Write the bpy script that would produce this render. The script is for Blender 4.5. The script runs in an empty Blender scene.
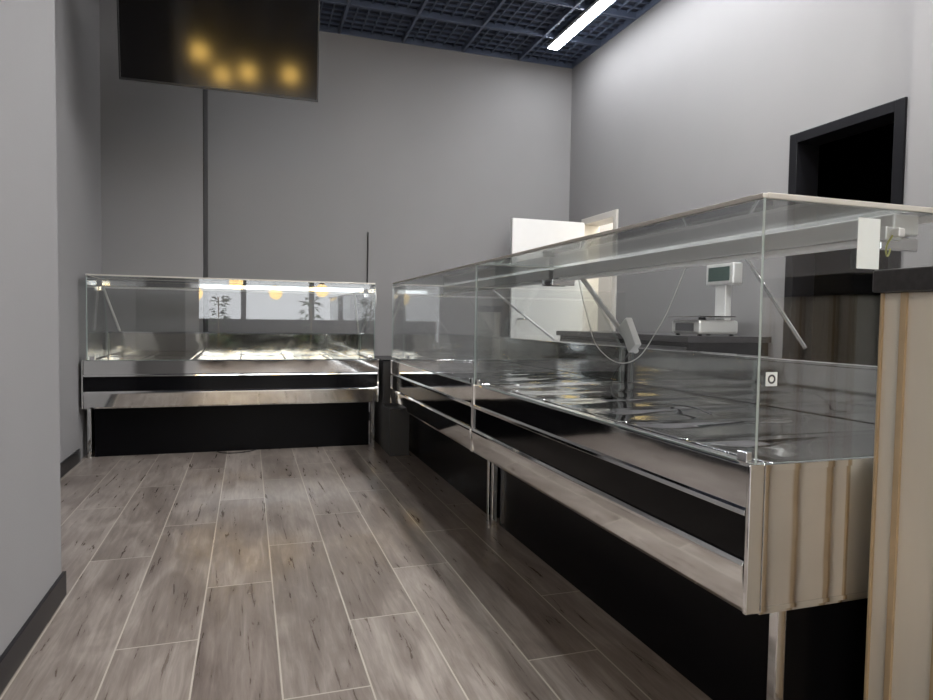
import bpy, math, random
from mathutils import Vector, Matrix
random.seed(3)
C = bpy.context.scene.collection
S = bpy.context.scene
S.view_settings.view_transform = 'Standard'
S.view_settings.look = 'None'

# ------------------------------------------------------------ materials
def nt(name):
    m = bpy.data.materials.new(name); m.use_nodes = True
    return m, m.node_tree.nodes, m.node_tree.links
def pmat(name, col, rough=0.5, metal=0.0, var=0.08, scale=6.0, bump=0.0, bscale=None, stretch=(1,1,1), spec=0.5, emis=None, es=0, coat=0, dist=.01):
    m, N, L = nt(name)
    b = N['Principled BSDF']
    tc = N.new('ShaderNodeTexCoord'); mp = N.new('ShaderNodeMapping'); mp.inputs['Scale'].default_value = stretch
    no = N.new('ShaderNodeTexNoise'); no.inputs['Scale'].default_value = scale; no.inputs['Detail'].default_value = 4
    L.new(tc.outputs['Object'], mp.inputs['Vector']); L.new(mp.outputs[0], no.inputs['Vector'])
    cr = N.new('ShaderNodeValToRGB')
    cr.color_ramp.elements[0].position = .3; cr.color_ramp.elements[1].position = .7
    cr.color_ramp.elements[0].color = tuple(c*(1-var) for c in col)+(1,)
    cr.color_ramp.elements[1].color = tuple(min(1, c*(1+var)) for c in col)+(1,)
    L.new(no.outputs['Fac'], cr.inputs[0]); L.new(cr.outputs[0], b.inputs['Base Color'])
    b.inputs['Roughness'].default_value = rough; b.inputs['Metallic'].default_value = metal
    b.inputs['Specular IOR Level'].default_value = spec
    b.inputs['Coat Weight'].default_value = coat
    if bump > 0:
        n2 = N.new('ShaderNodeTexNoise'); n2.inputs['Scale'].default_value = bscale or scale
        L.new(mp.outputs[0], n2.inputs['Vector'])
        bp = N.new('ShaderNodeBump'); bp.inputs['Strength'].default_value = bump; bp.inputs['Distance'].default_value = dist
        L.new(n2.outputs['Fac'], bp.inputs['Height']); L.new(bp.outputs[0], b.inputs['Normal'])
    if emis:
        b.inputs['Emission Color'].default_value = tuple(emis)+(1,); b.inputs['Emission Strength'].default_value = es
    return m
WALL = pmat('grey_wall_paint', (.250,.243,.245), .75, var=.03, scale=1.5, bump=.05, bscale=150)
WALLW = pmat('white_wall_paint', (.75,.73,.68), .7, var=.02)
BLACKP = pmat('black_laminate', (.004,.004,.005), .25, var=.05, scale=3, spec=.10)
BLACKG = pmat('black_glossy_fascia', (.004,.004,.005), .10, var=.1, spec=.2)
BASEB = pmat('black_baseboard', (.010,.010,.012), .35, spec=.3)
STEEL = pmat('stainless_steel', (.90,.90,.89), .06, 1.0, var=.04, scale=5, bump=.12, bscale=3, stretch=(1,1,1))
STEELB = pmat('side_panel_steel', (.88,.87,.86), .07, 1.0, var=.03, scale=8, bump=.18, bscale=3.5, stretch=(1.6,1,1))
STEELI = pmat('warm_tinted_steel', (.88,.84,.76), .07, 1.0, var=.08, scale=4, bump=.30, bscale=4, stretch=(1,1,1))  # warm tint in the steel colour stands in for reflected lamp glow
CHROME = pmat('chrome', (.88,.88,.88), .08, 1.0, var=.03)
DECK = pmat('dark_deck_steel', (.46,.46,.47), .05, 1.0, var=.4, scale=2.5, bump=.25, bscale=2.4, dist=.02)
ALU = pmat('white_aluminium', (.68,.68,.66), .3, .4, var=.03)
CREAM = pmat('cream_frame', (.66,.63,.58), .35, .3, var=.03)
WHITE = pmat('white_lacquer', (.80,.79,.77), .45, var=.02)
PAPER = pmat('paper', (.72,.76,.74), .6, var=.02)
DARKTOP = pmat('dark_stone_worktop', (.035,.033,.035), .35, var=.3, scale=60)
TVB = pmat('black_plastic', (.01,.01,.011), .3)
SCREEN = pmat('tv_screen_glass', (.004,.0035,.0035), .10, var=.1, spec=.6)
GREYP = pmat('dark_grey_panel', (.05,.05,.052), .5)
CABLEW = pmat('white_cable', (.6,.6,.58), .5)
CABLEB = pmat('black_cable', (.015,.015,.015), .5)
CABLEY = pmat('yellow_green_cable', (.38,.38,.08), .5)
LED = pmat('led_diffuser', (.9,.9,.9), .5, emis=(.99,.985,.985), es=128)
LEDV = pmat('led_diffuser_dimmer', (.9,.9,.9), .5, emis=(.94,.965,1.0), es=50)
BULB = pmat('warm_globe', (1,.7,.3), .5, emis=(1,.62,.15), es=28)
BULB2 = pmat('warm_globe_dimmer', (1,.7,.3), .5, emis=(1,.72,.30), es=7)
NAVY = pmat('navy_ceiling', (.042,.052,.080), .6, var=.1)
GRIDM = pmat('ceiling_grid_metal', (.10,.125,.185), .4, .2, var=.05)
TEAL = pmat('display_panel', (.03,.06,.05), .2)
TAN = pmat('tan_edge_band', (.50,.38,.24), .5, var=.1, scale=12)
GOLD = pmat('lamp_shade_gold', (.5,.3,.08), .3, .8)
LEAF = pmat('green_leaf', (.05,.16,.03), .5, var=.4, scale=10)
WOODC = pmat('pale_wood_laminate', (.74,.69,.60), .45, var=.08, scale=7, stretch=(1,1,.15), bump=.03)

def glass(name, tint, base, mx):
    m, N, L = nt(name); N.remove(N['Principled BSDF'])
    out = N['Material Output']
    lw = N.new('ShaderNodeLayerWeight'); lw.inputs['Blend'].default_value = .5
    pw = N.new('ShaderNodeMath'); pw.operation = 'POWER'; pw.inputs[1].default_value = 5
    ml = N.new('ShaderNodeMath'); ml.operation = 'MULTIPLY_ADD'; ml.inputs[1].default_value = mx; ml.inputs[2].default_value = base
    tr = N.new('ShaderNodeBsdfTransparent'); tr.inputs[0].default_value = tint+(1,)
    gl = N.new('ShaderNodeBsdfGlossy'); gl.inputs['Roughness'].default_value = .015
    no = N.new('ShaderNodeTexNoise'); no.inputs['Scale'].default_value = 1.2
    tc = N.new('ShaderNodeTexCoord'); L.new(tc.outputs['Object'], no.inputs['Vector'])
    bp = N.new('ShaderNodeBump'); bp.inputs['Strength'].default_value = .02; bp.inputs['Distance'].default_value=.01
    L.new(no.outputs['Fac'], bp.inputs['Height']); L.new(bp.outputs[0], gl.inputs['Normal'])
    mx_ = N.new('ShaderNodeMixShader')
    L.new(lw.outputs['Facing'], pw.inputs[0]); L.new(pw.outputs[0], ml.inputs[0]); L.new(ml.outputs[0], mx_.inputs[0])
    L.new(tr.outputs[0], mx_.inputs[1]); L.new(gl.outputs[0], mx_.inputs[2]); L.new(mx_.outputs[0], out.inputs[0])
    return m
GLASS = glass('clear_glass', (.97,.98,.98), .09, .8)
def edge():
    m, N, L = nt('glass_edge')
    b = N['Principled BSDF']; b.inputs['Roughness'].default_value = .15
    no = N.new('ShaderNodeTexNoise'); no.inputs['Scale'].default_value = 9
    cr = N.new('ShaderNodeValToRGB'); cr.color_ramp.elements[0].color=(.28,.35,.33,1); cr.color_ramp.elements[1].color=(.55,.6,.58,1)
    L.new(no.outputs['Fac'], cr.inputs[0]); L.new(cr.outputs[0], b.inputs['Base Color'])
    tr = N.new('ShaderNodeBsdfTransparent'); mx = N.new('ShaderNodeMixShader'); mx.inputs[0].default_value = .8
    L.new(tr.outputs[0], mx.inputs[1]); L.new(b.outputs[0], mx.inputs[2]); L.new(mx.outputs[0], N['Material Output'].inputs[0])
    return m
EDGE = edge()

def floor_mat():
    m, N, L = nt('wood_look_plank_tiles'); b = N['Principled BSDF']
    def M(op, a, bb=None, c=None):
        n = N.new('ShaderNodeMath'); n.operation = op
        for i, v in enumerate((a, bb, c)):
            if v is None: continue
            if isinstance(v, (int, float)): n.inputs[i].default_value = v
            else: L.new(v, n.inputs[i])
        return n.outputs[0]
    tc = N.new('ShaderNodeNewGeometry'); sp = N.new('ShaderNodeSeparateXYZ'); L.new(tc.outputs['Position'], sp.inputs[0])
    x, y = sp.outputs[0], sp.outputs[1]
    W, LN = .226, 1.2
    u = M('DIVIDE', M('SUBTRACT', x, .085), W); row = M('FLOOR', u); fu = M('FRACT', u)
    v = M('DIVIDE', M('SUBTRACT', M('SUBTRACT', y, 2.9), M('MULTIPLY', row, .4)), LN); col = M('FLOOR', v); fv = M('FRACT', v)
    du = M('MULTIPLY', M('MINIMUM', fu, M('SUBTRACT', 1, fu)), W)
    dv = M('MULTIPLY', M('MINIMUM', fv, M('SUBTRACT', 1, fv)), LN)
    g = M('LESS_THAN', M('MINIMUM', du, dv), .0024)
    cv = N.new('ShaderNodeCombineXYZ'); L.new(row, cv.inputs[0]); L.new(col, cv.inputs[1])
    wn = N.new('ShaderNodeTexWhiteNoise'); wn.noise_dimensions = '3D'; L.new(cv.outputs[0], wn.inputs['Vector'])
    rnd = wn.outputs['Value']
    c2 = N.new('ShaderNodeCombineXYZ'); L.new(M('MULTIPLY', x, 40), c2.inputs[0]); L.new(M('MULTIPLY', y, 3.4), c2.inputs[1]); L.new(M('MULTIPLY', rnd, 37), c2.inputs[2])
    n1 = N.new('ShaderNodeTexNoise'); n1.inputs['Scale'].default_value = 1; n1.inputs['Detail'].default_value = 10; n1.inputs['Roughness'].default_value = .66; n1.inputs['Distortion'].default_value = .6
    L.new(c2.outputs[0], n1.inputs['Vector'])
    c3 = N.new('ShaderNodeCombineXYZ'); L.new(M('MULTIPLY', x, 8), c3.inputs[0]); L.new(M('MULTIPLY', y, 2.4), c3.inputs[1]); L.new(M('MULTIPLY', rnd, 11), c3.inputs[2])
    n2 = N.new('ShaderNodeTexNoise'); n2.inputs['Scale'].default_value = 1; n2.inputs['Detail'].default_value = 3; n2.inputs['Distortion'].default_value = 1.0; L.new(c3.outputs[0], n2.inputs['Vector'])
    f = M('ADD', M('MULTIPLY', n1.outputs['Fac'], .6), M('ADD', M('MULTIPLY', n2.outputs['Fac'], .45), M('MULTIPLY', M('SUBTRACT', rnd, .5), .14)))
    cr = N.new('ShaderNodeValToRGB'); e = cr.color_ramp.elements
    e[0].position = .34; e[0].color = (.128,.102,.088,1); e[1].position = .72; e[1].color = (.38,.335,.30,1)
    k = e.new(.52); k.color = (.222,.186,.163,1)
    L.new(f, cr.inputs[0])
    mx = N.new('ShaderNodeMix'); mx.data_type = 'RGBA'; L.new(g, mx.inputs[0]); L.new(cr.outputs[0], mx.inputs[6]); mx.inputs[7].default_value = (.47,.43,.37,1)
    L.new(mx.outputs[2], b.inputs['Base Color'])
    L.new(M('MULTIPLY_ADD', n1.outputs['Fac'], .2, .20), b.inputs['Roughness'])
    bp = N.new('ShaderNodeBump'); bp.inputs['Strength'].default_value = .12; bp.inputs['Distance'].default_value = .004
    L.new(M('SUBTRACT', n1.outputs['Fac'], g), bp.inputs['Height']); L.new(bp.outputs[0], b.inputs['Normal'])
    return m
FLOOR = floor_mat()

# ------------------------------------------------------------ mesh helpers
def finish(o, mats, parent, bevel, kind=None):
    C.objects.link(o)
    for m in (mats if isinstance(mats, (list, tuple)) else [mats]): o.data.materials.append(m)
    if parent: o.parent = parent
    if bevel:
        b = o.modifiers.new('bevel', 'BEVEL'); b.width = bevel; b.segments = 2; b.limit_method = 'ANGLE'
    if kind: o['kind'] = kind
    return o
def boxes(name, lst, mat, parent=None, bevel=0, kind=None, edge_axis=None):
    V, F = [], []
    b0 = lst[0]; c = Vector(((b0[0]+b0[1])/2, (b0[2]+b0[3])/2, (b0[4]+b0[5])/2))
    for (x0,x1,y0,y1,z0,z1) in lst:
        n = len(V)
        V += [Vector(p)-c for p in ((x0,y0,z0),(x1,y0,z0),(x1,y1,z0),(x0,y1,z0),(x0,y0,z1),(x1,y0,z1),(x1,y1,z1),(x0,y1,z1))]
        F += [tuple(n+i for i in f) for f in ((0,3,2,1),(4,5,6,7),(0,1,5,4),(2,3,7,6),(1,2,6,5),(3,0,4,7))]
    me = bpy.data.meshes.new(name); me.from_pydata(V, [], F); me.update()
    if edge_axis is not None:
        for p in me.polygons:
            p.material_index = 0 if abs(p.normal[edge_axis]) > .9 else 1
    o = bpy.data.objects.new(name, me); o.location = c
    return finish(o, mat, parent, bevel, kind)
def box(name, x0,x1,y0,y1,z0,z1, mat, parent=None, bevel=0, kind=None, edge_axis=None):
    return boxes(name, [(x0,x1,y0,y1,z0,z1)], mat, parent, bevel, kind, edge_axis)
def prism(name, prof, x0, x1, mat, parent=None, bevel=0, edge=False):
    n = len(prof)
    a = sum(prof[i][0]*prof[(i+1)%n][1]-prof[(i+1)%n][0]*prof[i][1] for i in range(n))
    if a < 0: prof = prof[::-1]
    cy = sum(p[0] for p in prof)/n; cz = sum(p[1] for p in prof)/n; cx=(x0+x1)/2
    V = [(x0-cx,p[0]-cy,p[1]-cz) for p in prof]+[(x1-cx,p[0]-cy,p[1]-cz) for p in prof]
    F = [tuple(range(n))[::-1], tuple(range(n,2*n))]+[(i,(i+1)%n,n+(i+1)%n,n+i) for i in range(n)]
    me = bpy.data.meshes.new(name); me.from_pydata(V, [], F); me.update()
    if edge:
        for p in me.polygons: p.material_index = 0 if abs(p.normal[0])>.9 else 1
    o = bpy.data.objects.new(name, me); o.location=(cx,cy,cz)
    return finish(o, mat, parent, bevel)
def tray(name, x0,x1,y0,y1,zt,zb,sag,mat,parent):
    """shallow dished steel tray: smooth concave top, folded rim, closed underside"""
    nx,ny=12,16; V=[]; F=[]
    cx,cy=(x0+x1)/2,(y0+y1)/2
    for j in range(ny+1):
        for i in range(nx+1):
            a=2*i/nx-1; b=2*j/ny-1
            V.append((x0+(x1-x0)*i/nx-cx, y0+(y1-y0)*j/ny-cy, zt-zb-sag*(1-a**4)*(1-b**6)))
    for j in range(ny):
        for i in range(nx):
            k=j*(nx+1)+i; F.append((k,k+1,k+nx+2,k+nx+1))
    nt_=len(F); n=len(V)
    hx,hy=(x1-x0)/2,(y1-y0)/2
    V+=[(-hx,-hy,0),(hx,-hy,0),(hx,hy,0),(-hx,hy,0)]
    F.append((n,n+3,n+2,n+1))
    bot=[i for i in range(nx+1)]; top=[ny*(nx+1)+i for i in range(nx+1)]
    F.append(tuple([n,n+1]+bot[::-1])); F.append(tuple([n+2,n+3]+top))
    lft=[j*(nx+1) for j in range(ny+1)]; rgt=[j*(nx+1)+nx for j in range(ny+1)]
    F.append(tuple([n+3,n]+lft)); F.append(tuple([n+1,n+2]+rgt[::-1]))
    me=bpy.data.meshes.new(name); me.from_pydata(V,[],F); me.update()
    for i,p in enumerate(me.polygons): p.use_smooth = i<nt_
    o=bpy.data.objects.new(name,me); o.location=(cx,cy,zb)
    return finish(o,mat,parent,0)
def tube(name, pts, r, mat, parent=None, smooth=True, res=3):
    cu = bpy.data.curves.new(name+'_path','CURVE'); cu.dimensions='3D'; cu.bevel_depth=r; cu.bevel_resolution=res; cu.use_fill_caps=True
    c0 = Vector(pts[0])
    if smooth:
        sp = cu.splines.new('BEZIER'); sp.bezier_points.add(len(pts)-1)
        for i,p in enumerate(pts):
            q=sp.bezier_points[i]; q.co=Vector(p)-c0; q.handle_left_type=q.handle_right_type='AUTO'
    else:
        sp = cu.splines.new('POLY'); sp.points.add(len(pts)-1)
        for i,p in enumerate(pts): sp.points[i].co=tuple(Vector(p)-c0)+(1,)
    t = bpy.data.objects.new(name+'_tmp',cu); C.objects.link(t)
    dg = bpy.context.evaluated_depsgraph_get(); dg.update()
    me = bpy.data.meshes.new_from_object(t.evaluated_get(dg)); me.name=name
    bpy.data.objects.remove(t); bpy.data.curves.remove(cu)
    for p in me.polygons: p.use_smooth=True
    me.materials.clear()
    o = bpy.data.objects.new(name, me); o.location=c0
    return finish(o, mat, parent, 0)
def lathe(name, prof, loc, mat, parent=None, seg=32):
    V,F=[],[]
    n=len(prof)
    for i in range(seg):
        a=2*math.pi*i/seg
        for r,z in prof: V.append((r*math.cos(a),r*math.sin(a),z))
    for i in range(seg):
        j=(i+1)%seg
        for k in range(n-1): F.append((i*n+k,j*n+k,j*n+k+1,i*n+k+1))
    me=bpy.data.meshes.new(name); me.from_pydata(V,[],F); me.update()
    for p in me.polygons: p.use_smooth=True
    o=bpy.data.objects.new(name,me); o.location=loc
    return finish(o,mat,parent,0)
def empty(name, loc, label, cat, rz=0, group=None):
    o=bpy.data.objects.new(name,None); o.location=loc; o.rotation_euler=(0,0,rz); o.empty_display_size=.1
    C.objects.link(o); o['label']=label; o['category']=cat
    if group: o['group']=group
    return o
def tag(o, label, cat, group=None):
    o['label']=label; o['category']=cat
    if group: o['group']=group
    return o

# ------------------------------------------------------------ room
CZ = 3.61
K='structure'
box('floor', -4,4.6,-6.5,6.6,-.1,0, FLOOR, kind=K)
box('ceiling', -4,4.6,-6.5,6.6,CZ+.06,CZ+.15, NAVY, kind=K)
box('wall_back', -1.3,4.6,6.3,6.5,0,CZ+.1, WALL, kind=K)
box('wall_pilaster', -1.25,-.343,5.73,6.3,0,CZ+.1, WALL, kind=K)
box('pilaster_shade_strip', -.343,-.337,5.735,6.3,0,CZ, BASEB, kind=K)  # dark strip paints the shade on the pilaster's side face
box('wall_left', -1.27,-1.07,2.56,5.73,0,CZ+.1, WALL, kind=K)
box('wall_left_column', -3.8,-.61,.6,2.56,0,CZ+.1, WALL, kind=K)
box('wall_left_rear', -4,-3.8,-6.3,2.56,0,CZ+.1, WALL, kind=K)
DA=(2.60,3.26,2.10); DB=(5.36,5.97,1.97)
boxes('wall_right', [(3.2,3.35,-6.3,DA[0],0,CZ+.1),(3.2,3.35,DA[1],DB[0],0,CZ+.1),(3.2,3.35,DB[1],6.3,0,CZ+.1),
      (3.2,3.35,DA[0],DA[1],DA[2],CZ+.1),(3.2,3.35,DB[0],DB[1],DB[2],CZ+.1)], WALL, kind=K)
box('wall_right_pier', 3.12,3.2,-6.3,2.47,0,CZ+.1, WALL, kind=K)
boxes('wall_rear', [(-3.8,-3.2,-6.5,-6.3,0,CZ+.1),(3.0,3.4,-6.5,-6.3,0,CZ+.1),(-3.2,3.0,-6.5,-6.3,0,.35),(-3.2,3.0,-6.5,-6.3,2.7,CZ+.1)], WALL, kind=K)
for i in range(4):
    x0=-3.2+i*1.55
    boxes('window_%d'%(i+1), [(x0,x0+.06,-6.44,-6.36,.35,2.7),(x0+1.49,x0+1.55,-6.44,-6.36,.35,2.7),(x0+.06,x0+1.49,-6.44,-6.36,.35,.41),(x0+.06,x0+1.49,-6.44,-6.36,2.64,2.7),(x0+.06,x0+1.49,-6.44,-6.36,1.9,1.95)], BLACKP, kind=K)
box('baseboard_left_column', -.61,-.598,.6,2.572,0,.085, BASEB, bevel=.002, kind=K)
box('baseboard_left', -1.07,-1.058,2.56,4.94,0,.085, BASEB, bevel=.002, kind=K)
box('baseboard_back', -.336,3.2,6.288,6.3,0,.085, BASEB, bevel=.002, kind=K)
box('baseboard_right', 3.188,3.2,3.34,5.28,0,.085, BASEB, bevel=.002, kind=K)
bars=[]
for k in range(0,73):
    x=-4+.1*k
    w=.012 if k%6==0 else .005; h=.0 if k%6==0 else .034
    bars.append((x-w,x+w,-6.3,6.3,CZ+h,CZ+.055))
for k in range(0,127):
    y=-6.3+.1*k
    w=.012 if k%6==0 else .005; h=.001 if k%6==0 else .035
    bars.append((-4,3.2,y-w,y+w,CZ+h,CZ+.054))
boxes('trim_1', bars, GRIDM, kind=K)
bpy.data.objects['trim_1']['label']='open cell suspended ceiling grid'

boxes('door_1', [(3.185,3.36,DA[0]-.05,DA[0]+.01,0,DA[2]+.05),(3.185,3.36,DA[1]-.01,DA[1]+.05,0,DA[2]+.05),(3.185,3.36,DA[0]+.01,DA[1]-.01,DA[2]-.01,DA[2]+.05)], BASEB, bevel=.003, kind=K)
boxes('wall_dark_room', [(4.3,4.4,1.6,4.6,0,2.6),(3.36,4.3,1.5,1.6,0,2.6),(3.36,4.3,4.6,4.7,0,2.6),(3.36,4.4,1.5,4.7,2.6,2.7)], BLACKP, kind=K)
boxes('door_2', [(3.18,3.37,DB[0]-.04,DB[0]+.02,0,DB[2]+.04),(3.18,3.37,DB[1]-.02,DB[1]+.02,0,DB[2]+.04),(3.18,3.37,DB[0]+.02,DB[1]-.02,DB[2]-.02,DB[2]+.04)], CREAM, bevel=.003, kind=K)
lf = box('door_3', 2.40,3.17,5.90,5.94,.01,1.965, WHITE, bevel=.003, kind=K)
h=tube('door_handle', [(2.46,5.90,1.0),(2.46,5.85,1.0),(2.57,5.85,1.0)], .009, CHROME, smooth=False)
h.parent=lf; h.location=Vector((2.46,5.90,1.0))-lf.location
boxes('wall_pale_room', [(4.4,4.5,4.8,6.3,0,2.6),(3.36,4.4,4.72,4.8,0,2.6),(3.36,4.5,4.72,6.3,2.6,2.7)], WALLW, kind=K)

# ------------------------------------------------------------ display cases
def make_case(name, loc, rz, Ln, D, label, near_end=False, warm=False):
    E = empty(name, loc, label, 'display case', rz, 'glass refrigerated display cases')
    Z0,Z1=.675,1.237
    box('base_cabinet', .05,Ln-.05,.12,D-.04,0,.345, BLACKP, E, .003)
    for x in (.012,Ln-.037):
        box('leg', x,x+.025,.088,.113,0,.345, CHROME, E, .002)
    box('bottom_pan', .004,Ln-.004,.03,D,.345,.352, STEELB, E)
    prism('upper_fascia', [(.006,Z0),(-.004,.668),(-.004,.578),(-.012,.574),(-.013,.563),(-.002,.558),(.028,.558),(.028,Z0)], .012,Ln-.012, STEEL, E, .001)
    box('black_fascia', .012,Ln-.012,-.002,.026,.458,.558, BLACKG, E)
    prism('bumper_fascia', [(-.008,.464),(-.014,.455),(-.014,.447),(-.004,.358),(.0,.348),(.028,.350),(.028,.458)], .012,Ln-.012, STEEL, E, .001)
    for x in (0,Ln-.011):
        box('end_cap', x,x+.011,-.010,.028,.350,Z0-.001, STEEL, E, .002)
    for x,s in ((0,-1),(Ln-.006,1)):
        box('side_panel', x,x+.006,.029,D-.002,.353,Z0-.002, STEELB, E, .001)
        xx = x-.002 if s<0 else x+.006
        boxes('side_frame', [(xx,xx+.002,.029,D-.002,.353,.363),(xx,xx+.002,.029,D-.002,Z0-.016,Z0-.002),(xx,xx+.002,.029,.040,.363,Z0-.016)], STEEL, E)
    box('deck_well', .012,Ln-.012,.03,D-.06,.60,.650, GREYP, E)
    n=int(round(Ln/.31)); w=(Ln-.03)/n
    for k in range(n):
        tray('tray', .015+k*w+.002,.015+(k+1)*w-.002,.045,D-.065,.670,.651,.010, STEELI if warm else DECK, E)
    box('rear_panel', .012,Ln-.012,D-.055,D-.035,.656,.838, STEELI if warm else STEEL, E)
    box('rear_body', .012,Ln-.012,D-.034,D-.004,.354,.838, BLACKP, E)
    box('rear_sill', .0,Ln,D-.085,D,.839,.853, CHROME, E, .003)
    g0 = .03 if warm else 0
    box('front_glass', g0,Ln-g0,.0,.006,Z0,Z1, [GLASS,EDGE], E, edge_axis=1)
    for x in (g0,Ln-.006-g0):
        prism('side_glass', [(.007,Z0),(D-.09,Z0),(D-.09,.86),(.54,Z1-.002),(.007,Z1-.002)], x,x+.006, [GLASS,EDGE], E, edge=True)
    box('top_glass', g0+.02,Ln-.02-g0,.014,.52,Z1+.001,Z1+.007, [GLASS,EDGE], E, edge_axis=2)
    boxes('top_frame', [(g0,Ln-g0,-.002,.012,Z1,Z1+.010),(g0,g0+.018,.012,.62,Z1,Z1+.012),(Ln-g0-.018,Ln-g0,.012,.62,Z1,Z1+.012),(g0+.018,Ln-g0-.018,.52,.62,Z1,Z1+.012)], CREAM, E, .001)
    box('canopy_beam', g0+.02,Ln-g0-.02,.39,.47,1.185,Z1-.004, STEEL if warm else ALU, E, .004)
    box('canopy_lamp', .06,Ln-.06,.40,.46,1.172,1.184, WHITE, E, .003)
    for x in (.035,Ln-.055):
        boxes('canopy_bracket', [(x,x+.02,.37,.49,1.15,1.182)], CHROME, E, .003)
    if near_end: sup=((.22,.67,.011,ALU),(Ln-.55,Ln-.32,.006,CHROME))
    elif warm: sup=((.05,.12,.008,ALU),(Ln-.12,Ln-.05,.008,ALU))
    else: sup=((.9,1.15,.008,ALU),)
    for xa,xb,rr,mm in sup:
        tube('canopy_support', [(xa,.43,1.19),(xb,D-.10,.862)] if not near_end else [(xa,.43,1.19),(xb,.45,.86 if xb<1 else .91)], rr, mm, E, smooth=False)
    for x in (g0+.02,Ln-.05-g0):
        box('glass_clip', x,x+.03,-.004,.012,Z0-.002,Z0+.022, CHROME, E, .002)
    return E
caseA = make_case('display_case', (-1.05,4.95,0), 0, 1.99, .76, 'glass display case with bright steel interior against the grey wall', warm=True)
caseB = make_case('display_case', (1.02,4.85,0), -math.pi/2, 1.89, .88, 'glass and steel display case joined to the longer row')
caseC = make_case('display_case', (1.02,2.953,0), -math.pi/2, 1.828, .88, 'glass and steel display case beside the pale wood counter', near_end=True)

def part_world(o, E):
    o.parent = E; o.matrix_parent_inverse = (Matrix.Translation(E.location) @ Matrix.Rotation(E.rotation_euler[2],4,'Z')).inverted()
    return o
st=box('glass_sticker', 1.040,1.070,1.1225,1.1235,.842,.872, PAPER); part_world(st,caseC); st['label']='small white sticker with a grey ring'
r=lathe('sticker_ring', [(.006,0),(.010,0),(.010,.0006),(.006,.0006),(.006,0)], (0,0,0), GREYP); r.parent=st; r.rotation_euler=(math.pi/2,0,0); r.location=(0,-.0006,0)
pt=box('paper_tag', 1.278,1.343,1.1225,1.1235,1.100,1.212, PAPER); part_world(pt,caseC); pt['label']='blank pale paper tag'
br=boxes('lamp_bracket',[(1.375,1.425,1.135,1.15,1.17,1.20),(1.39,1.41,1.115,1.135,1.175,1.195)],ALU,bevel=.003); part_world(br,caseC)
cb=tube('earth_cable',[(1.39,1.13,1.18),(1.385,1.14,1.155),(1.40,1.15,1.135),(1.42,1.16,1.15),(1.43,1.17,1.18)],.002,CABLEY); part_world(cb,caseC)
hc=tube('power_cable',[(1.45,2.75,1.18),(1.42,2.6,1.0),(1.40,2.45,.86),(1.42,2.25,.82),(1.44,2.1,.95),(1.45,1.95,1.18)],.002,CABLEW); part_world(hc,caseC)
hc=tube('power_cable',[(1.45,2.30,.86),(1.40,2.35,.72),(1.38,2.2,.676),(1.5,2.0,.676),(1.45,1.8,.676)],.0025,CABLEB); part_world(hc,caseC)
db=box('lamp_driver',1.435,1.465,2.27,2.33,.86,.99,ALU,bevel=.003); part_world(db,caseC); db.rotation_euler=(math.radians(-35),0,0)

fil=empty('corner_cabinet',(1.035,4.95,0),'low dark grey filler cabinet between two display cases','cabinet')
box('body', -.07,.12,-.06,.5,.0,.66, GREYP, fil, .004)
box('top_plate', -.075,.125,-.065,.505,.661,.672, BLACKP, fil, .002)
box('plinth', -.075,.065,-.35,-.061,0,.335, GREYP, fil, .003)

# ------------------------------------------------------------ wood counter
wc=empty('wooden_counter',(1.318,.2,0),'pale wood panelled counter with a dark stone top','counter')
box('body', .006,.55,-1.2,.893,0,1.045, WOODC, wc, .002)
for k in range(15):
    y=.84-k*.1
    box('trim_strip', -.001,.006,y-.007,y+.007,0,1.045, TAN, wc, .001)
box('trim_strip', -.001,.006,.888,.894,0,1.045, TAN, wc, .001)
box('worktop', -.018,.57,-1.22,.902,1.046,1.095, DARKTOP, wc, .004)

# ------------------------------------------------------------ television
tv=empty('television',(-.155,4.62,2.44),'large black flat television hanging from the ceiling','television')
tilt=math.radians(8)
tb=box('housing', -.60,.60,.012,.055,.0,.70, TVB, tv, .006)
def tpart(o):
    o.location = Matrix.Rotation(tilt,3,'X') @ o.location; o.rotation_euler=(tilt,0,0); return o
tpart(tb)
tpart(boxes('bezel',[(-.603,-.594,-.004,.014,-.006,.706),(.594,.603,-.004,.014,-.006,.706),(-.594,.594,-.004,.014,-.006,.008),(-.594,.594,-.004,.014,.696,.706)],TVB,tv,.001))
tpart(box('screen',-.593,.593,.0,.011,.009,.695,SCREEN,tv))
tpart(box('mounting_plate',-.2,.2,.056,.075,.2,.55,BASEB,tv,.003))
box('mounting_pole',-.02,.02,.04,.08,.45,CZ-2.44,BASEB,tv,.003)

# ------------------------------------------------------------ ceiling lights
def led(x,y0,y1,mat=LED):
    E=empty('linear_ceiling_light',(x,(y0+y1)/2,CZ-.03),'long slim white LED light fixed to the dark ceiling','ceiling light',group='linear ceiling lights')
    h=(y1-y0)/2
    box('housing',-.056,.056,-h-.01,h+.01,.004,.034,ALU,E,.003)
    box('diffuser',-.050,.050,-h,h,-.004,.003,mat,E)
led(2.76,3.0,5.85,LEDV)
led(1.65,1.2,4.1)
led(2.76,-1.0,1.6)
led(-2.2,-5,-2.4)
led(2.2,-5,-2.4)

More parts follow.
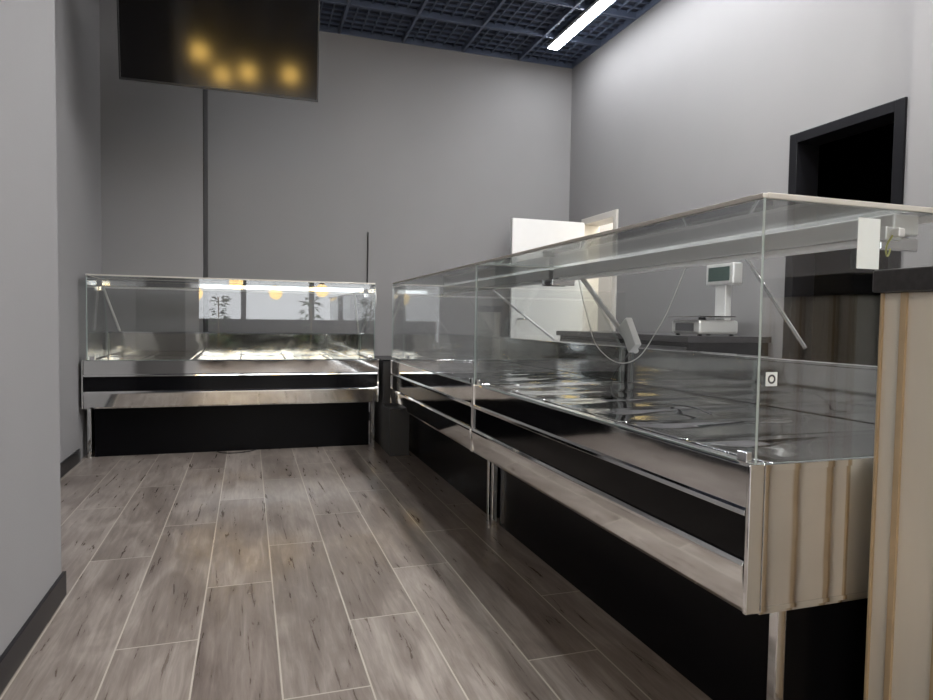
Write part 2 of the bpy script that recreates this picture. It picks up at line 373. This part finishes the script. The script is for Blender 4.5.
def pendant(loc, mat):
    E=empty('pendant_lamp',loc,'warm glowing globe pendant lamp with a gold cap','pendant lamp',group='warm pendant lamps')
    tube('cord',[(0,0,.13),(0,0,CZ-loc[2])],.004,CABLEB,E,smooth=False)
    lathe('cap',[(.0,.14),(.04,.135),(.05,.10),(.0,.11)],(0,0,0),GOLD,E)
    lathe('globe',[(.12*math.sin(math.pi*i/14),-.12*math.cos(math.pi*i/14)) for i in range(15)],(0,0,0),mat,E,24)
for p in ((-1.6,-3.2,3.1),(-1.25,-3.9,3.25),(-.75,-3.0,3.2),(-.45,-4.2,2.95),(.0,-3.4,3.0),(.7,-3.4,3.05)):
    pendant(p,BULB)
for p in ((-1.8,-2.4,1.5),(-.9,-3.0,1.4),(-.2,-2.6,1.6),(.5,-3.2,1.45),(1.3,-2.6,1.5)):
    pendant(p,BULB2)

def plant(loc, seed):
    R=random.Random(seed)
    E=empty('potted_plant',loc,'tall leafy green plant in a black pot by the window','plant',group='plants by the shop window')
    lathe('pot',[(0,0),(.14,0),(.18,.35),(.16,.35),(.15,.32),(0,.32)],(0,0,0),BLACKP,E)
    V,Fc=[],[]
    for i in range(70):
        a=R.uniform(0,6.28); z=R.uniform(.5,1.45); rr=R.uniform(.02,.15); L_=R.uniform(.12,.25); t=R.uniform(-.3,.6); w=.05
        d=Vector((math.cos(a),math.sin(a),t)).normalized(); s=Vector((-math.sin(a),math.cos(a),0))
        b0=Vector((math.cos(a)*rr,math.sin(a)*rr,z)); n=len(V)
        V+=[b0,b0+d*L_*.5+s*w,b0+d*L_-Vector((0,0,.05)),b0+d*L_*.5-s*w]; Fc.append((n,n+1,n+2,n+3))
    me=bpy.data.meshes.new('leaves'); me.from_pydata(V,[],Fc); o=bpy.data.objects.new('leaves',me); finish(o,LEAF,E,0); o['kind']='stuff'
    tube('stem',[(0,0,.3),(.01,.02,.9),(0,0,1.4)],.012,GOLD,E)
plant((1.3,-4.9,0),1); plant((2.0,-5.0,0),2); plant((-.6,-5.0,0),3)
bn=empty('added_bench',(0.2,-5.9,0),'unseen long black seat added to darken the window reflection','added_bench')  # unseen dark seating, added to darken the lower part of the window reflection
box('seat',-2.6,2.6,-.02,.38,.1,.45,BLACKP,bn,.02)
box('backrest',-2.6,2.6,-.14,-.03,.1,.95,BLACKP,bn,.02)
box('plinth',-2.5,2.5,.0,.34,0,.099,GREYP,bn)

# ------------------------------------------------------------ staff side
bc=empty('back_counter',(2.85,4.35,0),'low black service counter along the grey wall','counter')
box('body',-.27,.33,-.93,.85,0,.86,BLACKP,bc,.003)
box('worktop',-.30,.335,-.95,.87,.861,.90,DARKTOP,bc,.003)
for k in range(3):
    y=-.90+k*.58
    dd=box('door',-.288,-.271,y,y+.56,.05,.83,GREYP,bc,.002)
    hh=box('handle',-.012-.008,-.0085,-.08,.08,.2,.215,CHROME,dd,.002)
sc=empty('weighing_scale',(2.8,3.57,.90),'white shop scale with a steel pan and display tower','scale')
box('foot_body',-.15,.15,-.14,.14,.012,.10,ALU,sc,.015)
for a in (-.12,.12):
    for b_ in (-.11,.11): lathe('foot',[(0,0),(.014,0),(.012,.012),(0,.012)],(a,b_,0),BLACKP,sc,12)
box('weighing_pan',-.17,.11,-.16,.16,.117,.127,CHROME,sc,.004)
lathe('pan_support',[(0,.10),(.03,.10),(.02,.117),(0,.117)],(-.02,0,0),BLACKP,sc,16)
box('display_pole',.115,.165,-.05,.05,.10,.33,ALU,sc,.006)
d=box('display_head',.10,.18,-.13,.13,.33,.47,ALU,sc,.012)
box('display_screen',-.043,-.0405,-.10,.10,-.045,.045,TEAL,d)
kp=box('keypad',-.156,-.151,-.09,.09,.03,.08,GREYP,sc)

tag(tube('wall_cable',[(1.08,6.28,1.80),(1.08,6.282,1.5),(1.075,6.27,1.30),(1.02,5.9,1.22),(.93,5.45,1.262)],.006,CABLEB),'black cable hanging down the grey wall','cable')
coil=[]
for i in range(40):
    a=i*.6; coil.append((.948+.004*math.sin(i*1.3),5.22+.07*math.cos(a),1.14+.085*math.sin(a)))
cc=tube('cable_coil',coil,.005,CABLEW); part_world(cc,caseA)
tag(tube('floor_cable',[(-.22,5.06,.006),(-.18,5.0,.004),(-.1,4.97,.004),(.0,5.0,.004),(.06,5.05,.006)],.003,CABLEB),'thin black cable end lying on the tiles','cable')

# ------------------------------------------------------------ lights
def area(name,loc,rot,sx,sy,e,col):
    l=bpy.data.lights.new(name,'AREA'); l.shape='RECTANGLE'; l.size=sx; l.size_y=sy; l.energy=e; l.color=col
    o=bpy.data.objects.new(name,l); o.location=loc; o.rotation_euler=rot; C.objects.link(o); return o
area('daylight_through_shopfront',(-.1,-6.6,1.5),(math.radians(90),0,0),6.0,2.3,140,(.95,.97,1.0))
area('pale_room_lamp',(3.9,5.6,2.5),(0,0,0),.6,.6,45,(1,.95,.85))
w=bpy.data.worlds.new('world'); S.world=w; w.use_nodes=True
w.node_tree.nodes['Background'].inputs[0].default_value=(.55,.6,.66,1); w.node_tree.nodes['Background'].inputs[1].default_value=.6

# ------------------------------------------------------------ camera
cam=bpy.data.cameras.new('camera'); co=bpy.data.objects.new('camera',cam); C.objects.link(co)
cam.sensor_width=36; cam.lens=660/933*36; cam.clip_start=.02
yaw=math.radians(18.33); p=math.radians(2.49); k=.0149
F=Vector((math.sin(yaw),math.cos(yaw),0)); R=Vector((math.cos(yaw),-math.sin(yaw),0)); Z=Vector((0,0,1))
f0=math.cos(p)*F-math.sin(p)*Z; U=math.sin(p)*F+math.cos(p)*Z
X=(R+k*U).normalized(); Y=(U-k*R).normalized()
M=Matrix((X,Y,-f0)).transposed().to_4x4(); M.translation=Vector((0,0,.97))
co.matrix_world=M
S.camera=co
